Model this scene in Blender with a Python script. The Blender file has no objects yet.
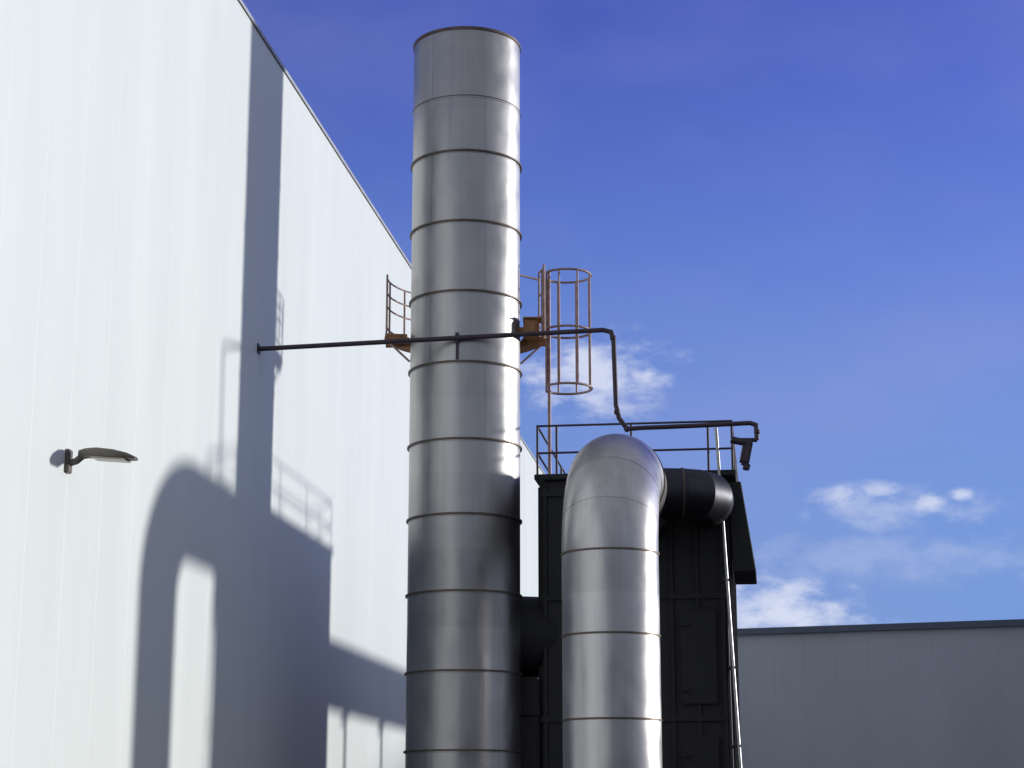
import bpy, bmesh, math, random
from mathutils import Vector, Matrix
random.seed(4)
F=1900.0; PITCH=math.radians(13.2); CZ=1.6
cp,sp=math.cos(PITCH),math.sin(PITCH)
def P(u,v,Y):
    dx=u-512; dy=384-v
    k=Y/(F*cp-dy*sp)
    return Vector((dx*k,Y,(F*sp+dy*cp)*k+CZ))
def D(u,v):
    return P(u,v,1.0)-Vector((0,0,CZ))
sc=bpy.context.scene
# ---------------- materials
def newmat(name):
    m=bpy.data.materials.new(name); m.use_nodes=True
    nt=m.node_tree; b=nt.nodes['Principled BSDF']
    return m,nt,b
def N(nt,t,**k):
    n=nt.nodes.new(t)
    for a,b in k.items(): setattr(n,a,b)
    return n
def surf(name,col,rough=.6,metal=0.,var=.12,scale=(3,3,3),bump=.0,bscale=20,col2=None,streak=0,rvar=.1):
    m,nt,b=newmat(name); L=nt.links
    tc=N(nt,'ShaderNodeTexCoord'); mp=N(nt,'ShaderNodeMapping'); mp.inputs['Scale'].default_value=scale
    L.new(tc.outputs['Object'],mp.inputs[0])
    n=N(nt,'ShaderNodeTexNoise'); n.inputs['Scale'].default_value=1; n.inputs['Detail'].default_value=6; n.inputs['Roughness'].default_value=.6
    L.new(mp.outputs[0],n.inputs['Vector'])
    r=N(nt,'ShaderNodeValToRGB'); r.color_ramp.elements[0].position=.3; r.color_ramp.elements[1].position=.7
    c2=col2 or tuple(c*(1-var*2) for c in col)
    r.color_ramp.elements[0].color=(*c2,1); r.color_ramp.elements[1].color=(*[min(1,c*(1+var*.5)) for c in col],1)
    L.new(n.outputs[0],r.inputs[0]); L.new(r.outputs[0],b.inputs['Base Color'])
    b.inputs['Metallic'].default_value=metal
    mr=N(nt,'ShaderNodeMapRange'); mr.inputs['To Min'].default_value=rough-rvar; mr.inputs['To Max'].default_value=rough+rvar
    L.new(n.outputs[0],mr.inputs[0]); L.new(mr.outputs[0],b.inputs['Roughness'])
    if bump>0:
        n2=N(nt,'ShaderNodeTexNoise'); n2.inputs['Scale'].default_value=bscale; n2.inputs['Detail'].default_value=4
        L.new(tc.outputs['Object'],n2.inputs['Vector'])
        bp=N(nt,'ShaderNodeBump'); bp.inputs['Strength'].default_value=bump; bp.inputs['Distance'].default_value=.02
        L.new(n2.outputs[0],bp.inputs['Height']); L.new(bp.outputs[0],b.inputs['Normal'])
    return m
def steel(name,col,rough,seg=1.07,off=0.,bumpd=.012):
    """stainless sheet: per-course tone change, fine vertical streaks, slight waviness"""
    m,nt,b=newmat(name); L=nt.links
    b.inputs['Metallic'].default_value=1
    tc=N(nt,'ShaderNodeTexCoord'); sx=N(nt,'ShaderNodeSeparateXYZ'); L.new(tc.outputs['Object'],sx.inputs[0])
    a=N(nt,'ShaderNodeMath',operation='MULTIPLY_ADD'); a.inputs[1].default_value=1/seg; a.inputs[2].default_value=off
    L.new(sx.outputs['Z'],a.inputs[0])
    fl=N(nt,'ShaderNodeMath',operation='FLOOR'); L.new(a.outputs[0],fl.inputs[0])
    wn=N(nt,'ShaderNodeTexWhiteNoise',noise_dimensions='1D'); L.new(fl.outputs[0],wn.inputs['W'])
    mp=N(nt,'ShaderNodeMapping'); mp.inputs['Scale'].default_value=(9,9,.35); L.new(tc.outputs['Object'],mp.inputs[0])
    n=N(nt,'ShaderNodeTexNoise'); n.inputs['Scale'].default_value=1; n.inputs['Detail'].default_value=6; n.inputs['Roughness'].default_value=.65
    L.new(mp.outputs[0],n.inputs['Vector'])
    n3=N(nt,'ShaderNodeTexNoise'); n3.inputs['Scale'].default_value=1.6; n3.inputs['Detail'].default_value=6
    L.new(tc.outputs['Object'],n3.inputs['Vector'])
    s=N(nt,'ShaderNodeMath',operation='MULTIPLY_ADD'); s.inputs[1].default_value=.12; L.new(wn.outputs[0],s.inputs[0])
    s2=N(nt,'ShaderNodeMath',operation='MULTIPLY_ADD'); s2.inputs[1].default_value=.40; s2.inputs[2].default_value=.48; L.new(n.outputs[0],s2.inputs[0])
    L.new(s2.outputs[0],s.inputs[2])
    s3=N(nt,'ShaderNodeMath',operation='MULTIPLY_ADD'); s3.inputs[1].default_value=.42; L.new(n3.outputs[0],s3.inputs[0]); L.new(s.outputs[0],s3.inputs[2])
    mx=N(nt,'ShaderNodeMix',data_type='RGBA',blend_type='MULTIPLY'); mx.inputs[0].default_value=1
    mx.inputs[6].default_value=(*col,1); L.new(s3.outputs[0],mx.inputs[7]); L.new(mx.outputs[2],b.inputs['Base Color'])
    mr=N(nt,'ShaderNodeMapRange'); mr.inputs['From Min'].default_value=.3; mr.inputs['From Max'].default_value=.7
    mr.inputs['To Min'].default_value=rough-.07; mr.inputs['To Max'].default_value=rough+.09
    L.new(n3.outputs[0],mr.inputs[0]); L.new(mr.outputs[0],b.inputs['Roughness'])
    mp2=N(nt,'ShaderNodeMapping'); mp2.inputs['Scale'].default_value=(1.6,1.6,1.1); L.new(tc.outputs['Object'],mp2.inputs[0])
    n4=N(nt,'ShaderNodeTexNoise'); n4.inputs['Scale'].default_value=1; n4.inputs['Detail'].default_value=2; L.new(mp2.outputs[0],n4.inputs['Vector'])
    bp=N(nt,'ShaderNodeBump'); bp.inputs['Strength'].default_value=.5; bp.inputs['Distance'].default_value=bumpd*3
    L.new(n4.outputs[0],bp.inputs['Height']); L.new(bp.outputs[0],b.inputs['Normal'])
    return m
M_ch=steel('chimney_stainless',(.40,.395,.40),.40,1.075,.0,.016)
M_du=steel('duct_stainless',(.49,.48,.49),.36,1.2,.3,.014)
M_dull=steel('dull_galvanised',(.055,.055,.065),.5,1.2,.3)
M_band=surf('seam_band_weathered',(.16,.125,.105),.55,.7,.2,(4,4,4))
M_dark=surf('soot_interior',(.02,.02,.02),.9)
M_wall=surf('white_cladding',(.765,.81,.80),.5,0,.025,(.9,.9,.12),rvar=.05)
M_cop=surf('coping_metal',(.42,.43,.46),.5,.3)
M_box=surf('dark_housing_paint',(.010,.010,.015),.65,.0,.25,(2,2,.6),bump=.15)
M_pipe=surf('dark_pipe_paint',(.06,.042,.06),.5,.2,.2,(5,5,5))
M_rail=surf('galvanised_rusting',(.46,.34,.34),.55,.3,.25,(8,8,8),col2=(.26,.16,.14))
M_rust=surf('rusty_bracket',(.42,.20,.08),.75,.1,.25,(9,9,9),bump=.3,col2=(.16,.08,.04))
M_lamp=surf('lamp_cast_metal',(.15,.13,.11),.5,.3,.15)
M_lens=surf('lamp_lens',(.55,.5,.42),.3,0,.1)
M_galv=surf('galvanised_tube',(.5,.5,.5),.4,.8,.15,(6,6,6))
M_bg=surf('grey_cladding',(.40,.42,.49),.6,0,.07,(.25,.25,.12))
M_bgc=surf('dark_flashing',(.08,.10,.15),.5,.2)
M_hall=surf('dark_grey_cladding',(.14,.15,.16),.6,0,.07,(.25,.25,.12))
M_asph=surf('asphalt',(.055,.055,.055),.9,0,.2,(.6,.6,.6),bump=.3,bscale=60)
M_roof=surf('roof_membrane',(.25,.25,.25),.8)
# ---------------- mesh helpers
def finish(bm,name,mat,parent=None,smooth=False,sharp=None):
    bmesh.ops.recalc_face_normals(bm,faces=bm.faces)
    me=bpy.data.meshes.new(name); bm.to_mesh(me); bm.free()
    o=bpy.data.objects.new(name,me); sc.collection.objects.link(o)
    me.materials.append(mat)
    if smooth:
        for p in me.polygons: p.use_smooth=True
        if sharp: 
            try: me.set_sharp_from_angle(angle=math.radians(sharp))
            except Exception: pass
    if parent: o.parent=parent
    return o
def empty(name,loc=(0,0,0)):
    o=bpy.data.objects.new(name,None); sc.collection.objects.link(o); o.empty_display_size=.3
    return o
def box(bm,c,s,rot=None,bev=0):
    r=bmesh.ops.create_cube(bm,size=1)
    vs=r['verts']
    M=Matrix.Translation(c)@(rot.to_4x4() if rot else Matrix.Identity(4))@Matrix.Diagonal((*s,1))
    bmesh.ops.transform(bm,matrix=M,verts=vs)
    if bev:
        es=list({e for v in vs for e in v.link_edges})
        bmesh.ops.bevel(bm,geom=es,offset=bev,segments=2,affect='EDGES')
def sweep(bm,pts,r,seg=12,cap=True,closed=False):
    pts=[Vector(p) for p in pts]; n=len(pts)
    tang=[]
    for i in range(n):
        if closed: t=(pts[(i+1)%n]-pts[i-1])
        elif i==0: t=pts[1]-pts[0]
        elif i==n-1: t=pts[-1]-pts[-2]
        else: t=(pts[i+1]-pts[i]).normalized()+(pts[i]-pts[i-1]).normalized()
        tang.append(t.normalized())
    t0=tang[0]; up=Vector((0,0,1)) if abs(t0.z)<.9 else Vector((1,0,0))
    a=t0.cross(up).normalized(); rings=[]
    for i in range(n):
        t=tang[i]
        if i>0:
            a=(tang[i-1].rotation_difference(t)@a); a=(a-t*a.dot(t)).normalized()
        b=t.cross(a)
        k=1.0
        if 0<i<n-1 and not closed:
            c=(pts[i+1]-pts[i]).normalized().dot(t); k=1/max(.5,c)
        rr=r[i] if isinstance(r,(list,tuple)) else r
        ring=[]
        bp=None
        if k>1.001:
            bp=((pts[i+1]-pts[i]).normalized()-(pts[i]-pts[i-1]).normalized()).normalized()
        for j in range(seg):
            th=2*math.pi*j/seg
            d=a*math.cos(th)*rr+b*math.sin(th)*rr
            if bp is not None: d=d+bp*d.dot(bp)*(k-1)
            ring.append(bm.verts.new(pts[i]+d))
        rings.append(ring)
    m=n if closed else n-1
    for i in range(m):
        A=rings[i];B=rings[(i+1)%n]
        for j in range(seg):
            bm.faces.new((A[j],A[(j+1)%seg],B[(j+1)%seg],B[j]))
    if cap and not closed:
        bm.faces.new(rings[0]); bm.faces.new(rings[-1][::-1])
def tubes(name,lists,r,mat,parent,seg=10,smooth=True):
    bm=bmesh.new()
    for l in lists:
        if isinstance(l,tuple) and len(l)==2 and isinstance(l[0],list): sweep(bm,l[0],l[1],seg)
        else: sweep(bm,l,r,seg)
    return finish(bm,name,mat,parent,smooth,45)
def lathe(bm,prof,c,seg=96,closed=False):
    rings=[]
    for (r,z) in prof:
        rings.append([bm.verts.new((c[0]+r*math.cos(2*math.pi*j/seg),c[1]+r*math.sin(2*math.pi*j/seg),z)) for j in range(seg)])
    k=len(prof); m=k if closed else k-1
    for i in range(m):
        A=rings[i];B=rings[(i+1)%k]
        for j in range(seg): bm.faces.new((A[j],A[(j+1)%seg],B[(j+1)%seg],B[j]))
# ---------------- directions
WX=-6.976; WK=.1337
wd=Vector((WK,1,0)).normalized(); wn=Vector((wd.y,-wd.x,0))   # along wall, out of wall
def wallpt(Y,z,out=0): return Vector((WX+WK*Y,Y,z))+wn*out
Rw=Matrix((( wn.x,wd.x,0),(wn.y,wd.y,0),(0,0,1)))   # local x = out of wall, local y = along wall
# ---------------- ground
bm=bmesh.new(); bmesh.ops.create_grid(bm,x_segments=8,y_segments=8,size=1500)
finish(bm,'ground',M_asph)
# ---------------- white warehouse
H=12.68; Y0,Y1=-8.,76.
wh=empty('white_warehouse')
L0=wallpt(Y0,0); length=(wallpt(Y1,0)-L0).length
bm=bmesh.new()
pw=1.0; nrib=int(length/pw)
prof=[]
for i in range(nrib):
    s=i*pw
    prof+= [(s,0),(s+.012,-.0022),(s+.020,-.0022),(s+.032,0)]
    for q in (1,2):
        s2=s+q*pw/3+.02
        prof+=[(s2,0),(s2+.02,-.0005),(s2+.05,-.0005),(s2+.07,0)]
prof.append((length,0))
vb=[];vt=[]
for s,o in prof:
    p=L0+wd*s+wn*o
    vb.append(bm.verts.new((p.x,p.y,0))); vt.append(bm.verts.new((p.x,p.y,H)))
for i in range(len(prof)-1): bm.faces.new((vb[i],vb[i+1],vt[i+1],vt[i]))
E1=L0+wd*length; B1=E1-wn*35; B0=L0-wn*35
def quad(bm,a,b,z0,z1):
    v=[bm.verts.new((a.x,a.y,z0)),bm.verts.new((b.x,b.y,z0)),bm.verts.new((b.x,b.y,z1)),bm.verts.new((a.x,a.y,z1))]; bm.faces.new(v)
quad(bm,E1,B1,0,H);quad(bm,B1,B0,0,H);quad(bm,B0,L0,0,H)
me=bpy.data.meshes.new('walls'); bm.to_mesh(me); bm.free(); o=bpy.data.objects.new('walls',me); sc.collection.objects.link(o); me.materials.append(M_wall); o.parent=wh
bm=bmesh.new()
v=[bm.verts.new((p.x,p.y,H-.12)) for p in (L0-wn*.03,E1-wn*.03,B1,B0)]; bm.faces.new(v)
finish(bm,'roof',M_roof,wh)
bm=bmesh.new()
n=int(length/3)
for i in range(n):
    c=L0+wd*(3*i+1.5)-wn*.08; box(bm,(c.x,c.y,H+.015),(.20,2.994,.028),Rw)
    c=L0+wd*(3*i+1.5)+wn*.022; box(bm,(c.x,c.y,H-.012),(.004,2.994,.05),Rw)
finish(bm,'roof_coping',M_cop,wh)
# ---------------- grey factory hall, and an added one out of view
def hall(S,hd,LB,HB,depth,mat,rd_=.005):
    bg=empty('grey_factory_building')
    hn=Vector((hd.y,-hd.x,0))
    bm=bmesh.new(); verts=[];tops=[]
    s=0;pr=[]
    while s<LB:
        pr+=[(s,0),(s+.03,-rd_),(s+.05,-rd_),(s+.08,0)]; s+=1.0
    pr.append((LB,0))
    for s,o_ in pr:
        p=S+hd*s+hn*o_; verts.append(bm.verts.new((p.x,p.y,0))); tops.append(bm.verts.new((p.x,p.y,HB)))
    for i in range(len(pr)-1): bm.faces.new((verts[i],verts[i+1],tops[i+1],tops[i]))
    e1=S+hd*LB; b1=e1-hn*depth; b0=S-hn*depth
    quad(bm,e1,b1,0,HB);quad(bm,b1,b0,0,HB);quad(bm,b0,S,0,HB)
    me=bpy.data.meshes.new('walls'); bm.to_mesh(me); bm.free(); o=bpy.data.objects.new('cladding_walls',me); sc.collection.objects.link(o); me.materials.append(mat); o.parent=bg
    Rh=Matrix(((hd.x,hn.x,0),(hd.y,hn.y,0),(0,0,1)))
    bm=bmesh.new(); c=S+hd*LB/2+hn*.02; box(bm,(c.x,c.y,HB+.07),(LB+.1,.3,.2),Rh)
    c=S-hn*(depth/2+.3)+hd*LB/2; box(bm,(c.x,c.y,HB-.05),(LB-.1,depth-.2,.1),Rh)
    finish(bm,'parapet_flashing',M_bgc,bg)
A=P(700,631,62); B=P(1060,618.5,58.4); hd=(B-A); hd.z=0; hd.normalize()
S=A-hd*0.6; S.z=0
hall(S,hd,60,7.74,30,M_bg)
# unseen dark hall added behind the camera to darken the stack's low reflections
hall(Vector((42,-20,0)),Vector((-1,.05,0)).normalized(),70,9.5,25,M_hall)
# ---------------- chimney
CX,CY,CR=-.68,26.8,.797
ch=empty('industrial_chimney')
zr=[P(465,v,CY-CR).z for v in (27,95,150,220,290,361,438,513,590,670,750)]
zr+=[zr[-1]-1.06,zr[-1]-2.12]
ztop=zr[0]
bm=bmesh.new()
pr=[(CR,0.0)]
for i,z in enumerate(sorted(zr[1:])):
    pr+=[(CR,z-.03),(CR+.006,z-.028),(CR+.006,z+.028),(CR,z+.03)]
pr+=[(CR,ztop),(CR-.012,ztop),(CR-.012,ztop-3),(CR-.012,0.02)]
lathe(bm,pr,(CX,CY),128)
finish(bm,'stack_shell',M_ch,ch,True,50)
bm=bmesh.new()
for i,z in enumerate(zr[1:]):
    if i==0: w,h=.006,.006
    else: w,h=.024,.012
    lathe(bm,[(CR+.0065,z-h),(CR+.006+w,z-h),(CR+.006+w,z+h),(CR+.0065,z+h)],(CX,CY),96,True)
lathe(bm,[(CR+.001,ztop-.03),(CR+.016,ztop-.03),(CR+.016,ztop+.01),(CR-.02,ztop+.01),(CR-.02,ztop+.002),(CR+.001,ztop+.002)],(CX,CY),96,True)
finish(bm,'seam_flanges',M_band,ch,True,30)
bm=bmesh.new()
lathe(bm,[(CR-.02,ztop-.01),(CR-.02,ztop-4)],(CX,CY),64); finish(bm,'flue_liner',M_dark,ch,True)
bm=bmesh.new()
lathe(bm,[(CR+.01,0),(CR+.25,0),(CR+.25,.03),(CR+.01,.03)],(CX,CY),64,True)
for k in range(16):
    a=k*math.pi/8; box(bm,(CX+(CR+.12)*math.cos(a),CY+(CR+.12)*math.sin(a),.14),(.2,.012,.215),Matrix.Rotation(a,3,'Z'))
finish(bm,'base_flange',M_band,ch)
bm=bmesh.new()
zs=sorted(zr)
for i in range(len(zs)-1):
    a=math.radians(-90+(-38 if i%2 else 22)); box(bm,(CX+(CR+.000)*math.cos(a),CY+(CR+.000)*math.sin(a),(zs[i]+zs[i+1])/2),(.008,.014,zs[i+1]-zs[i]-.08),Matrix.Rotation(a,3,'Z'))
finish(bm,'weld_seams',M_ch,ch)
# ---------------- chimney platform
pl=empty('chimney_service_platform')
zf=P(465,343,27.2).z; zt=zf+1.08
ztl=zf+.88
RO=1.17
def arc(r,z,a0,a1,n=24): return [Vector((CX+r*math.cos(math.radians(a0+(a1-a0)*i/n)),CY+r*math.sin(math.radians(a0+(a1-a0)*i/n)),z)) for i in range(n+1)]
bm=bmesh.new()
a0,a1=2,188
n=40
inn=arc(CR+.05,0,a0,a1,n);out=arc(RO,0,a0,a1,n)
for i in range(n):
    q=[inn[i],out[i],out[i+1],inn[i+1]]
    lo=[bm.verts.new((p.x,p.y,zf-.05)) for p in q]; hi=[bm.verts.new((p.x,p.y,zf)) for p in q]
    bm.faces.new(lo[::-1]);bm.faces.new(hi)
    for k in range(4): bm.faces.new((lo[k],lo[(k+1)%4],hi[(k+1)%4],hi[k]))
finish(bm,'grating_deck',M_rust,pl)
L=[]
for z in (ztl,zf+.66,zf+.46,zf+.14): L.append((arc(RO-.02,z,70,a1,30),.013))
for z in (zt,zf+.72,zf+.38): L.append((arc(RO-.02,z,48,70,6),.015))
for z in (zt,zf+.72,zf+.38): L.append((arc(RO-.02,z,-2,20,6),.015))
for a in (96,120,144,168,a1):
    p=arc(RO-.02,0,a,a+1,1)[0]; L.append(([Vector((p.x,p.y,zf-.05)),Vector((p.x,p.y,ztl))],.016))
for a in (-2,5,12,20,48,59,70):
    p=arc(RO-.02,0,a,a+1,1)[0]; L.append(([Vector((p.x,p.y,zf-.05)),Vector((p.x,p.y,zt))],.016))
tubes('guard_rail',L,.02,M_rail,pl)
bm=bmesh.new()
for a in (4,50,90,130,172,187):
    ar=math.radians(a); c=CX+(CR+.2)*math.cos(ar),CY+(CR+.2)*math.sin(ar)
    box(bm,(c[0],c[1],zf-.09),(.36,.05,.078),Matrix.Rotation(ar,3,'Z'))
finish(bm,'support_brackets',M_rust,pl)
L=[]
for a in (4,50,90,130,185):
    ar=math.radians(a); L.append([Vector((CX+(RO-.05)*math.cos(ar),CY+(RO-.05)*math.sin(ar),zf-.11)),Vector((CX+(CR+.01)*math.cos(ar),CY+(CR+.01)*math.sin(ar),zf-.4))])
tubes('diagonal_struts',L,.016,M_rail,pl)
bm=bmesh.new() # sampling port box
c=P(531,330,26.65); box(bm,c,(.22,.26,.26),None,.02); box(bm,c+Vector((0,-.14,0)),(.14,.03,.16),None,.01); box(bm,c+Vector((-.16,.0,-.02)),(.12,.1,.1))
box(bm,c+Vector((.02,0,.15)),(.27,.3,.02))
finish(bm,'sampling_port_box',M_rust,pl)
# ---------------- dust collector housing
hs=empty('filter_housing')
ZB=6.5; BW=2.6
fl=Vector((.43,27.0,0))
cc=fl+wn*BW/2+wd*2.5
bm=bmesh.new(); box(bm,(cc.x,cc.y,ZB/2+.3),(BW,5.0,ZB-.6),Rw,.03)
finish(bm,'casing',M_box,hs)
bm=bmesh.new()
for i in range(8):
    c=fl+wn*(.05+i*(BW-.1)/7)-wd*.018; box(bm,(c.x,c.y,ZB/2+.3),(.05,.038,ZB-.75),Rw)
for z in (1.4,3.1,4.8,6.3):
    c=fl+wn*BW/2-wd*.021; box(bm,(c.x,c.y,z),(BW+.04,.044,.07),Rw)
for i in range(11):
    c=fl-wn*.035+wd*(.15+i*.47); box(bm,(c.x,c.y,ZB/2+.3),(.07,.06,ZB-.75),Rw)
    c=fl+wn*(BW+.035)+wd*(.15+i*.47); box(bm,(c.x,c.y,ZB/2+.3),(.07,.06,ZB-.75),Rw)
finish(bm,'stiffener_ribs',M_box,hs)
bm=bmesh.new(); box(bm,(cc.x+.04,cc.y,ZB+.04),(BW+.28,5.2,.08),Rw,.01); finish(bm,'roof_plate',M_box,hs)
bm=bmesh.new()
for (i,j) in ((0,0),(1,0),(0,1),(1,1)):
    c=fl+wn*(.1+(BW-.2)*i)+wd*(.1+4.8*j); box(bm,(c.x,c.y,.3),(.18,.18,.62),Rw)
finish(bm,'support_legs',M_box,hs)
bm=bmesh.new(); c=fl+wn*2.2-wd*.052; box(bm,(c.x,c.y,3.95),(.5,.015,1.3),Rw,.005); box(bm,(c.x,c.y,2.2),(.5,.015,1.3),Rw,.005)
for z in (3.5,4.4,1.8,2.6): box(bm,(c.x-.2,c.y-.015,z),(.12,.03,.04),Rw)
finish(bm,'access_doors',M_box,hs)
bm=bmesh.new()
h0=fl+wn*(BW+.05)+wd*.1
def hp(a,b,z): p=h0+wn*a+wd*b; return (p.x,p.y,z)
vs=[hp(.0,0,6.44),hp(.2,0,6.44),hp(.38,0,5.15),hp(.06,0,5.15)]
vs2=[hp(.0,1.5,6.44),hp(.2,1.5,6.44),hp(.38,1.5,5.15),hp(.06,1.5,5.15)]
f=[bm.verts.new(v) for v in vs]; g=[bm.verts.new(v) for v in vs2]
bm.faces.new(f);bm.faces.new(g[::-1])
for k in range(4): bm.faces.new((f[k],f[(k+1)%4],g[(k+1)%4],g[k]))
bmesh.ops.bevel(bm,geom=bm.edges[:],offset=.012,segments=1,affect='EDGES')
finish(bm,'weather_hood',M_box,hs)
L=[]
zrt=ZB+.80
RR=BW+.14
def rp(a,b,z): p=fl+wn*a+wd*b; return Vector((p.x,p.y,z))
for z in (zrt,zrt-.4):
    L.append((([rp(-.06,4.9,z),rp(-.06,-.02,z),rp(RR,-.02,z),rp(RR,4.9,z),rp(-.06,4.9,z)]),.016))
for a,b in ((-.06,-.02),(.22,-.02),(1.3,-.02),(2.40,-.02),(RR,-.02),(-.06,1.6),(-.06,3.2),(-.06,4.9),(RR,1.6),(RR,3.2),(RR,4.9),(1.4,4.9)):
    L.append(([rp(a,b,ZB+.02),rp(a,b,zrt)],.018))
tubes('roof_guard_rail',L,.02,M_pipe,hs)
# ---------------- caged ladder
cl=empty('caged_ladder')
lx=P(567,330,27.5); lc=Vector((lx.x,27.5,0)); cr=.365
L=[]
la=Vector((lc.x-.27,lc.y-.2,0)); lb=Vector((lc.x-.27,lc.y+.2,0))
ztopc=P(567,272,27.3).z
for p in (la,lb): L.append(([Vector((p.x,p.y,ZB+.08)),Vector((p.x,p.y,ztopc))],.022))
z=ZB+.3
while z<ztopc-.1:
    L.append(([Vector((la.x,la.y,z)),Vector((lb.x,lb.y,z))],.012)); z+=.28
tubes('stiles_and_rungs',L,.02,M_rail,cl)
L=[]
zc0=P(567,384,27.2).z
hz=[zc0,zc0+(ztopc-zc0)*.5,ztopc]
def cag(a,z): return Vector((lc.x+cr*math.cos(math.radians(a)),lc.y+cr*math.sin(math.radians(a)),z))
for z in hz: L.append(([cag(-148+296*i/28,z) for i in range(29)],.018))
for a in (-148,-110,-66,-22,22,66,110,148): L.append(([cag(a,zc0),cag(a,ztopc)],.015))
tubes('safety_cage',L,.015,M_rail,cl)
tubes('stand_off_arms',[[Vector((la.x,la.y,zf+.1)),Vector((CX+CR*.93,CY+.2,zf+.1))],[Vector((lb.x,lb.y,zt)),Vector((CX+CR*.9,CY+.45,zt))]],.016,M_rail,cl)
# ---------------- exhaust duct with elbow
dc=empty('exhaust_duct')
DX,DY,DR=1.235,23.8,.61
zb=4.97; Rb=1.15; th=math.radians(9); hv=Vector((math.sin(th),math.cos(th),0))
pts=[Vector((DX,DY,0)),Vector((DX,DY,zb))]
NB=28
for i in range(1,NB+1):
    a=math.pi/2*i/NB
    pts.append(Vector((DX,DY,zb))+hv*Rb*(1-math.cos(a))+Vector((0,0,Rb*math.sin(a))))
end=pts[-1]
pts.append(end+hv*2.03)
bm=bmesh.new(); sweep(bm,pts,DR,96); finish(bm,'duct_body',M_du,dc,True,60)
br=.35
s0=Vector((end.x+.1,25.72,6.1)); e0=Vector((2.34,25.80,6.1))
bp_=[s0,e0]
for (dx,dy) in ((.22,.09),(.38,.30),(.42,.55)): bp_.append(e0+Vector((dx,dy,0)))
bp_.append(bp_[-1]+Vector((0,.7,0)))
bm=bmesh.new(); sweep(bm,bp_,br,64); finish(bm,'branch_duct',M_dull,dc,True,14)
bm=bmesh.new()
def ringat(p,t,r,w,h):
    t=t.normalized(); sweep(bm,[p-t*h,p+t*h],r+w,72)
for v in (548,632,718): 
    z=P(612,v,DY-DR).z; ringat(Vector((DX,DY,z)),Vector((0,0,1)),DR,.012,.012)
for z in (1.45,.4): ringat(Vector((DX,DY,z)),Vector((0,0,1)),DR,.014,.014)
ringat(end+hv*.05,hv,DR,.014,.014); ringat(end+hv*1.3,hv,DR,.014,.014)
ringat(e0,Vector((1,0,0)),br,.012,.012)
finish(bm,'seam_flanges',M_band,dc,True,30)
bm=bmesh.new()
for fr_ in (.25,.5,.75):
    a=math.pi/2*fr_
    p=Vector((DX,DY,zb))+hv*Rb*(1-math.cos(a))+Vector((0,0,Rb*math.sin(a)))
    ringat(p,hv*math.sin(a)+Vector((0,0,math.cos(a))),DR,.003,.010)
finish(bm,'elbow_gore_seams',M_du,dc,True,30)
# ---------------- connecting duct chimney-housing & fan
cd=empty('chimney_inlet_duct')
bm=bmesh.new()
sweep(bm,[Vector((CX+.5,CY+.55,4.3)),Vector((.75,27.6,4.3))],.58,48)
finish(bm,'round_duct',M_box,cd,True,40)
bm=bmesh.new()
box(bm,(.19,27.6,1.9),(.40,1.2,3.6),None,.03)
for z in (.8,2.0,3.2): box(bm,(.19,26.985,z),(.40,.05,.07))
finish(bm,'fan_outlet_box',M_box,cd)
rd=empty('rear_transfer_duct')
s0=fl+wn*1.2+wd*4.9; s0.z=4.75
bm=bmesh.new(); sweep(bm,[s0,s0+wd*11,s0+wd*11.7-Vector((0,0,.4)),s0+wd*12-Vector((0,0,1.1)),s0+wd*12-Vector((0,0,4.75))],.56,48)
finish(bm,'duct_run',M_du,rd,True,40)
bm=bmesh.new()
for k in (2,5,8):
    p=s0+wd*k; box(bm,(p.x,p.y,2.1),(.12,.12,4.2),Rw); box(bm,(p.x,p.y,4.14),(1.2,.14,.08),Rw)
finish(bm,'support_stands',M_galv,rd)
# ---------------- overhead pipe
op=empty('overhead_pipe')
w0=P(258,349,25.7)
yc=CY-CR-.06
pts=[w0, P(465,337.5,yc), P(603,330,yc+.05),P(611,332,yc+.06),P(613.5,340,yc+.06),P(616,405,yc+.1),P(619,418,yc+.12),P(627,429,yc+.15),P(640,428,yc+.2),P(700,425.5,yc+.3),P(750,423,yc+.35),P(756,425,yc+.35),P(757,440,yc+.35)]
tubes('pipe_run',[pts],.034,M_pipe,op,14)
bm=bmesh.new()
box(bm,w0,(.03,.14,.14),Rw)
box(bm,P(457,338,yc+.04),(.05,.1,.14))
box(bm,P(457,350,yc+.045),(.035,.04,.26))
finish(bm,'wall_flange_and_clamp',M_pipe,op)
bm=bmesh.new()
for (u,v,y) in ((613,338,yc+.06),(617,412,yc+.11),(627,429,yc+.15),(757,432,yc+.35)):
    bmesh.ops.create_uvsphere(bm,u_segments=14,v_segments=10,radius=.046,matrix=Matrix.Translation(P(u,v,y)))
finish(bm,'elbow_fittings',M_pipe,op,True)
fd=empty('flood_light')
q=P(757,440,yc+.35)
bm=bmesh.new(); sweep(bm,[q,q+Vector((-.12,0,.0)),q+Vector((-.32,0,.0))],.03,10)
c=P(746,453,yc+.32)
R=Matrix.Rotation(math.radians(12),3,'Y')
box(bm,c,(.13,.2,.34),R,.03); box(bm,c+Vector((-.06,0,.16)),(.3,.22,.06),R,.01); box(bm,c+Vector((0,-.0,-.2)),(.09,.14,.08),R,.01)
finish(bm,'housing_and_arm',M_pipe,fd)
cn=empty('drain_pipe')
a=P(716,428,26.6);b=P(741,775,26.45); b2=b+(b-a).normalized()*1.9
tubes('downpipe',[[a,b,Vector((b.x+.08,b.y,.05))]],.024,M_galv,cn,12)
a2=P(722,470,26.75);b2=P(733,775,26.6)
tubes('thin_conduit',[[a2,b2,Vector((b2.x+.05,b2.y,.05))]],.016,M_pipe,cn)
bm=bmesh.new()
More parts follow.
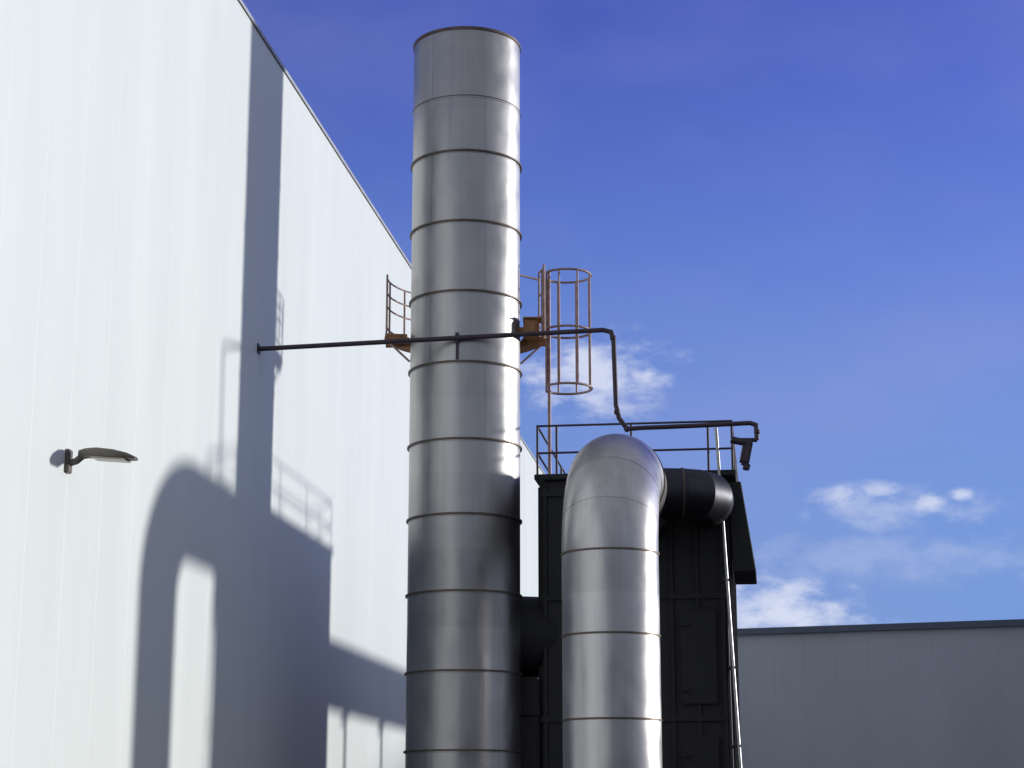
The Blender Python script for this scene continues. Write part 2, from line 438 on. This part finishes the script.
for t in (.2,.45,.7,.92):
    p=a.lerp(b,t); box(bm,p+Vector((-.02,.1,0)),(.09,.24,.035))
finish(bm,'pipe_clamps',M_pipe,cn)
# ---------------- wall lamp
wl=empty('wall_street_lamp')
base=wallpt(18.75,5.2)
bm=bmesh.new()
box(bm,base+wn*.02,(.04,.12,.24),Rw,.01)
sweep(bm,[base+wn*.03+Vector((0,0,-.02)),base+wn*.10+Vector((0,0,.0)),base+wn*.16+Vector((0,0,.05)),base+wn*.22+Vector((0,0,.06))],.035,12)
finish(bm,'bracket',M_lamp,wl,False)
bm=bmesh.new()
secs=[(.13,.05,.045,.06),(.2,.07,.06,.06),(.32,.12,.065,.055),(.5,.14,.055,.04),(.64,.12,.04,.02),(.72,.06,.02,.005)]
rings=[]
for (x,hw,hh,zc) in secs:
    r=[]
    for j in range(16):
        t=2*math.pi*j/16; cx=math.cos(t);sx_=math.sin(t)
        yy=hw*math.copysign(abs(cx)**.6,cx); zz=hh*(max(sx_,0)**.7*1.1 if sx_>0 else -.45*abs(sx_)**.5)
        p=base+wn*x+wd*yy+Vector((0,0,zc+zz)); r.append(bm.verts.new(p))
    rings.append(r)
for i in range(len(rings)-1):
    for j in range(16): bm.faces.new((rings[i][j],rings[i][(j+1)%16],rings[i+1][(j+1)%16],rings[i+1][j]))
bm.faces.new(rings[0]);bm.faces.new(rings[-1][::-1])
finish(bm,'lamp_head',M_lamp,wl,True,50)
bm=bmesh.new(); box(bm,base+wn*.46+Vector((0,0,.008)),(.36,.2,.02),Rw@Matrix.Rotation(math.radians(5),3,'Y'),.008)
finish(bm,'lens',M_lens,wl)
# ---------------- light
el=math.radians(7.5)
hz_=Vector((1,.38,0)).normalized(); ts=Vector((hz_.x*math.cos(el),hz_.y*math.cos(el),math.sin(el)))
sd=bpy.data.lights.new('sun','SUN'); sd.energy=3.05; sd.angle=math.radians(2.8); sd.color=(1,.98,.93)
so=bpy.data.objects.new('sun',sd); sc.collection.objects.link(so); so.rotation_euler=ts.to_track_quat('Z','Y').to_euler()
w=bpy.data.worlds.new('World'); sc.world=w; w.use_nodes=True; nt=w.node_tree; L=nt.links
bgN=nt.nodes['Background']; bgN.inputs['Strength'].default_value=.12
sky=N(nt,'ShaderNodeTexSky',sky_type='NISHITA'); sky.sun_disc=False; sky.sun_elevation=el; sky.sun_rotation=math.atan2(ts.x,ts.y)
sky.air_density=1.0; sky.dust_density=.3; sky.ozone_density=3.0
mul=N(nt,'ShaderNodeMix',data_type='RGBA',blend_type='MULTIPLY'); mul.inputs[0].default_value=1; mul.inputs[7].default_value=(1.0,.78,1.85,1)
L.new(sky.outputs[0],mul.inputs[6])
tc=N(nt,'ShaderNodeTexCoord')
def V(op,a,b=None):
    n=N(nt,'ShaderNodeVectorMath',operation=op)
    for i,x in enumerate((a,b)):
        if x is None: continue
        if isinstance(x,(tuple,Vector)): n.inputs[i].default_value=tuple(x)
        else: L.new(x,n.inputs[i])
    return n
def Mt(op,a,b=0.,c=None,clamp=False):
    n=N(nt,'ShaderNodeMath',operation=op); n.use_clamp=clamp
    for i,x in enumerate((a,b,c)):
        if x is None: continue
        if isinstance(x,(int,float)): n.inputs[i].default_value=x
        else: L.new(x,n.inputs[i])
    return n.outputs[0]
def MR(x,a,b,c,d,smooth=True):
    n=N(nt,'ShaderNodeMapRange')
    if smooth: n.interpolation_type='SMOOTHSTEP'
    for k,vv in zip(('From Min','From Max','To Min','To Max'),(a,b,c,d)): n.inputs[k].default_value=vv
    L.new(x,n.inputs[0]); return n.outputs[0]
def mixc(f,a,col):
    n=N(nt,'ShaderNodeMix',data_type='RGBA'); L.new(f,n.inputs[0]); L.new(a,n.inputs[6]); n.inputs[7].default_value=(*col,1); return n.outputs[2]
G=tc.outputs['Generated']
sxyz=N(nt,'ShaderNodeSeparateXYZ'); L.new(G,sxyz.inputs[0])
nz=N(nt,'ShaderNodeTexNoise'); nz.inputs['Scale'].default_value=1; nz.inputs['Detail'].default_value=7; nz.inputs['Roughness'].default_value=.56
L.new(V('MULTIPLY',G,(52,52,100)).outputs[0],nz.inputs['Vector'])
nz2=N(nt,'ShaderNodeTexNoise'); nz2.inputs['Scale'].default_value=1; nz2.inputs['Detail'].default_value=5
L.new(V('MULTIPLY',G,(6,6,12)).outputs[0],nz2.inputs['Vector'])
# haze towards the horizon
base_=mixc(MR(sxyz.outputs['Z'],.44,.08,0,.85),mul.outputs[2],(1.35,2.75,5.6))
clouds=[(590,374,85,42,.9),(835,497,34,13,.7),(885,490,26,10,.65),(930,504,26,13,.85),(959,495,15,9,.8),(890,508,100,22,.4),(775,612,95,36,.95),(715,600,60,30,.9),(880,560,240,26,.22)]
acc=None
for (u,v,sx,sy,am) in clouds:
    d=D(u,v).normalized()
    s=V('MULTIPLY',V('SUBTRACT',G,d).outputs[0],(F/sx,F/sx,F/sy))
    ln=V('LENGTH',s.outputs[0]).outputs['Value']
    m=Mt('SUBTRACT',1.0,ln)
    m=Mt('MULTIPLY_ADD',Mt('SUBTRACT',nz.outputs[0],.5),2.6,m)
    m=MR(m,-.2,1.05,0,am)
    fo=Mt('SUBTRACT',1.7,ln,clamp=True)
    m=Mt('MULTIPLY',m,fo)
    acc=m if acc is None else Mt('MAXIMUM',acc,m)
vd=D(900,450).normalized()
ln=V('LENGTH',V('MULTIPLY',V('SUBTRACT',G,vd).outputs[0],(F/480,F/480,F/260)).outputs[0]).outputs['Value']
veil=Mt('MULTIPLY',MR(ln,1,0,0,1),Mt('MULTIPLY',nz2.outputs[0],.36))
veil=Mt('ADD',veil,Mt('MULTIPLY',Mt('SUBTRACT',nz2.outputs[0],.40,clamp=True),.6))
c1=mixc(veil,base_,(2.8,2.95,5.6))
fill_veil=Mt('MULTIPLY',MR(sxyz.outputs['Y'],.82,.25,0,.92),Mt('MULTIPLY_ADD',nz2.outputs[0],1.4,.15,True))  # unseen grey cloud behind and overhead, added for neutral fill and brighter reflections
c2=mixc(fill_veil,c1,(3.5,3.65,3.75))
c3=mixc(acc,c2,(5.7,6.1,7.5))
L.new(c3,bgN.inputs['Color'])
# ---------------- camera
cam=bpy.data.cameras.new('camera'); co=bpy.data.objects.new('camera',cam); sc.collection.objects.link(co)
cam.sensor_width=36; cam.lens=F/1024*36; cam.clip_end=5000
co.location=(0,0,CZ); co.rotation_euler=(math.radians(90)+PITCH,0,0)
sc.camera=co
sc.view_settings.view_transform='Standard'; sc.view_settings.look='None'; sc.view_settings.exposure=0
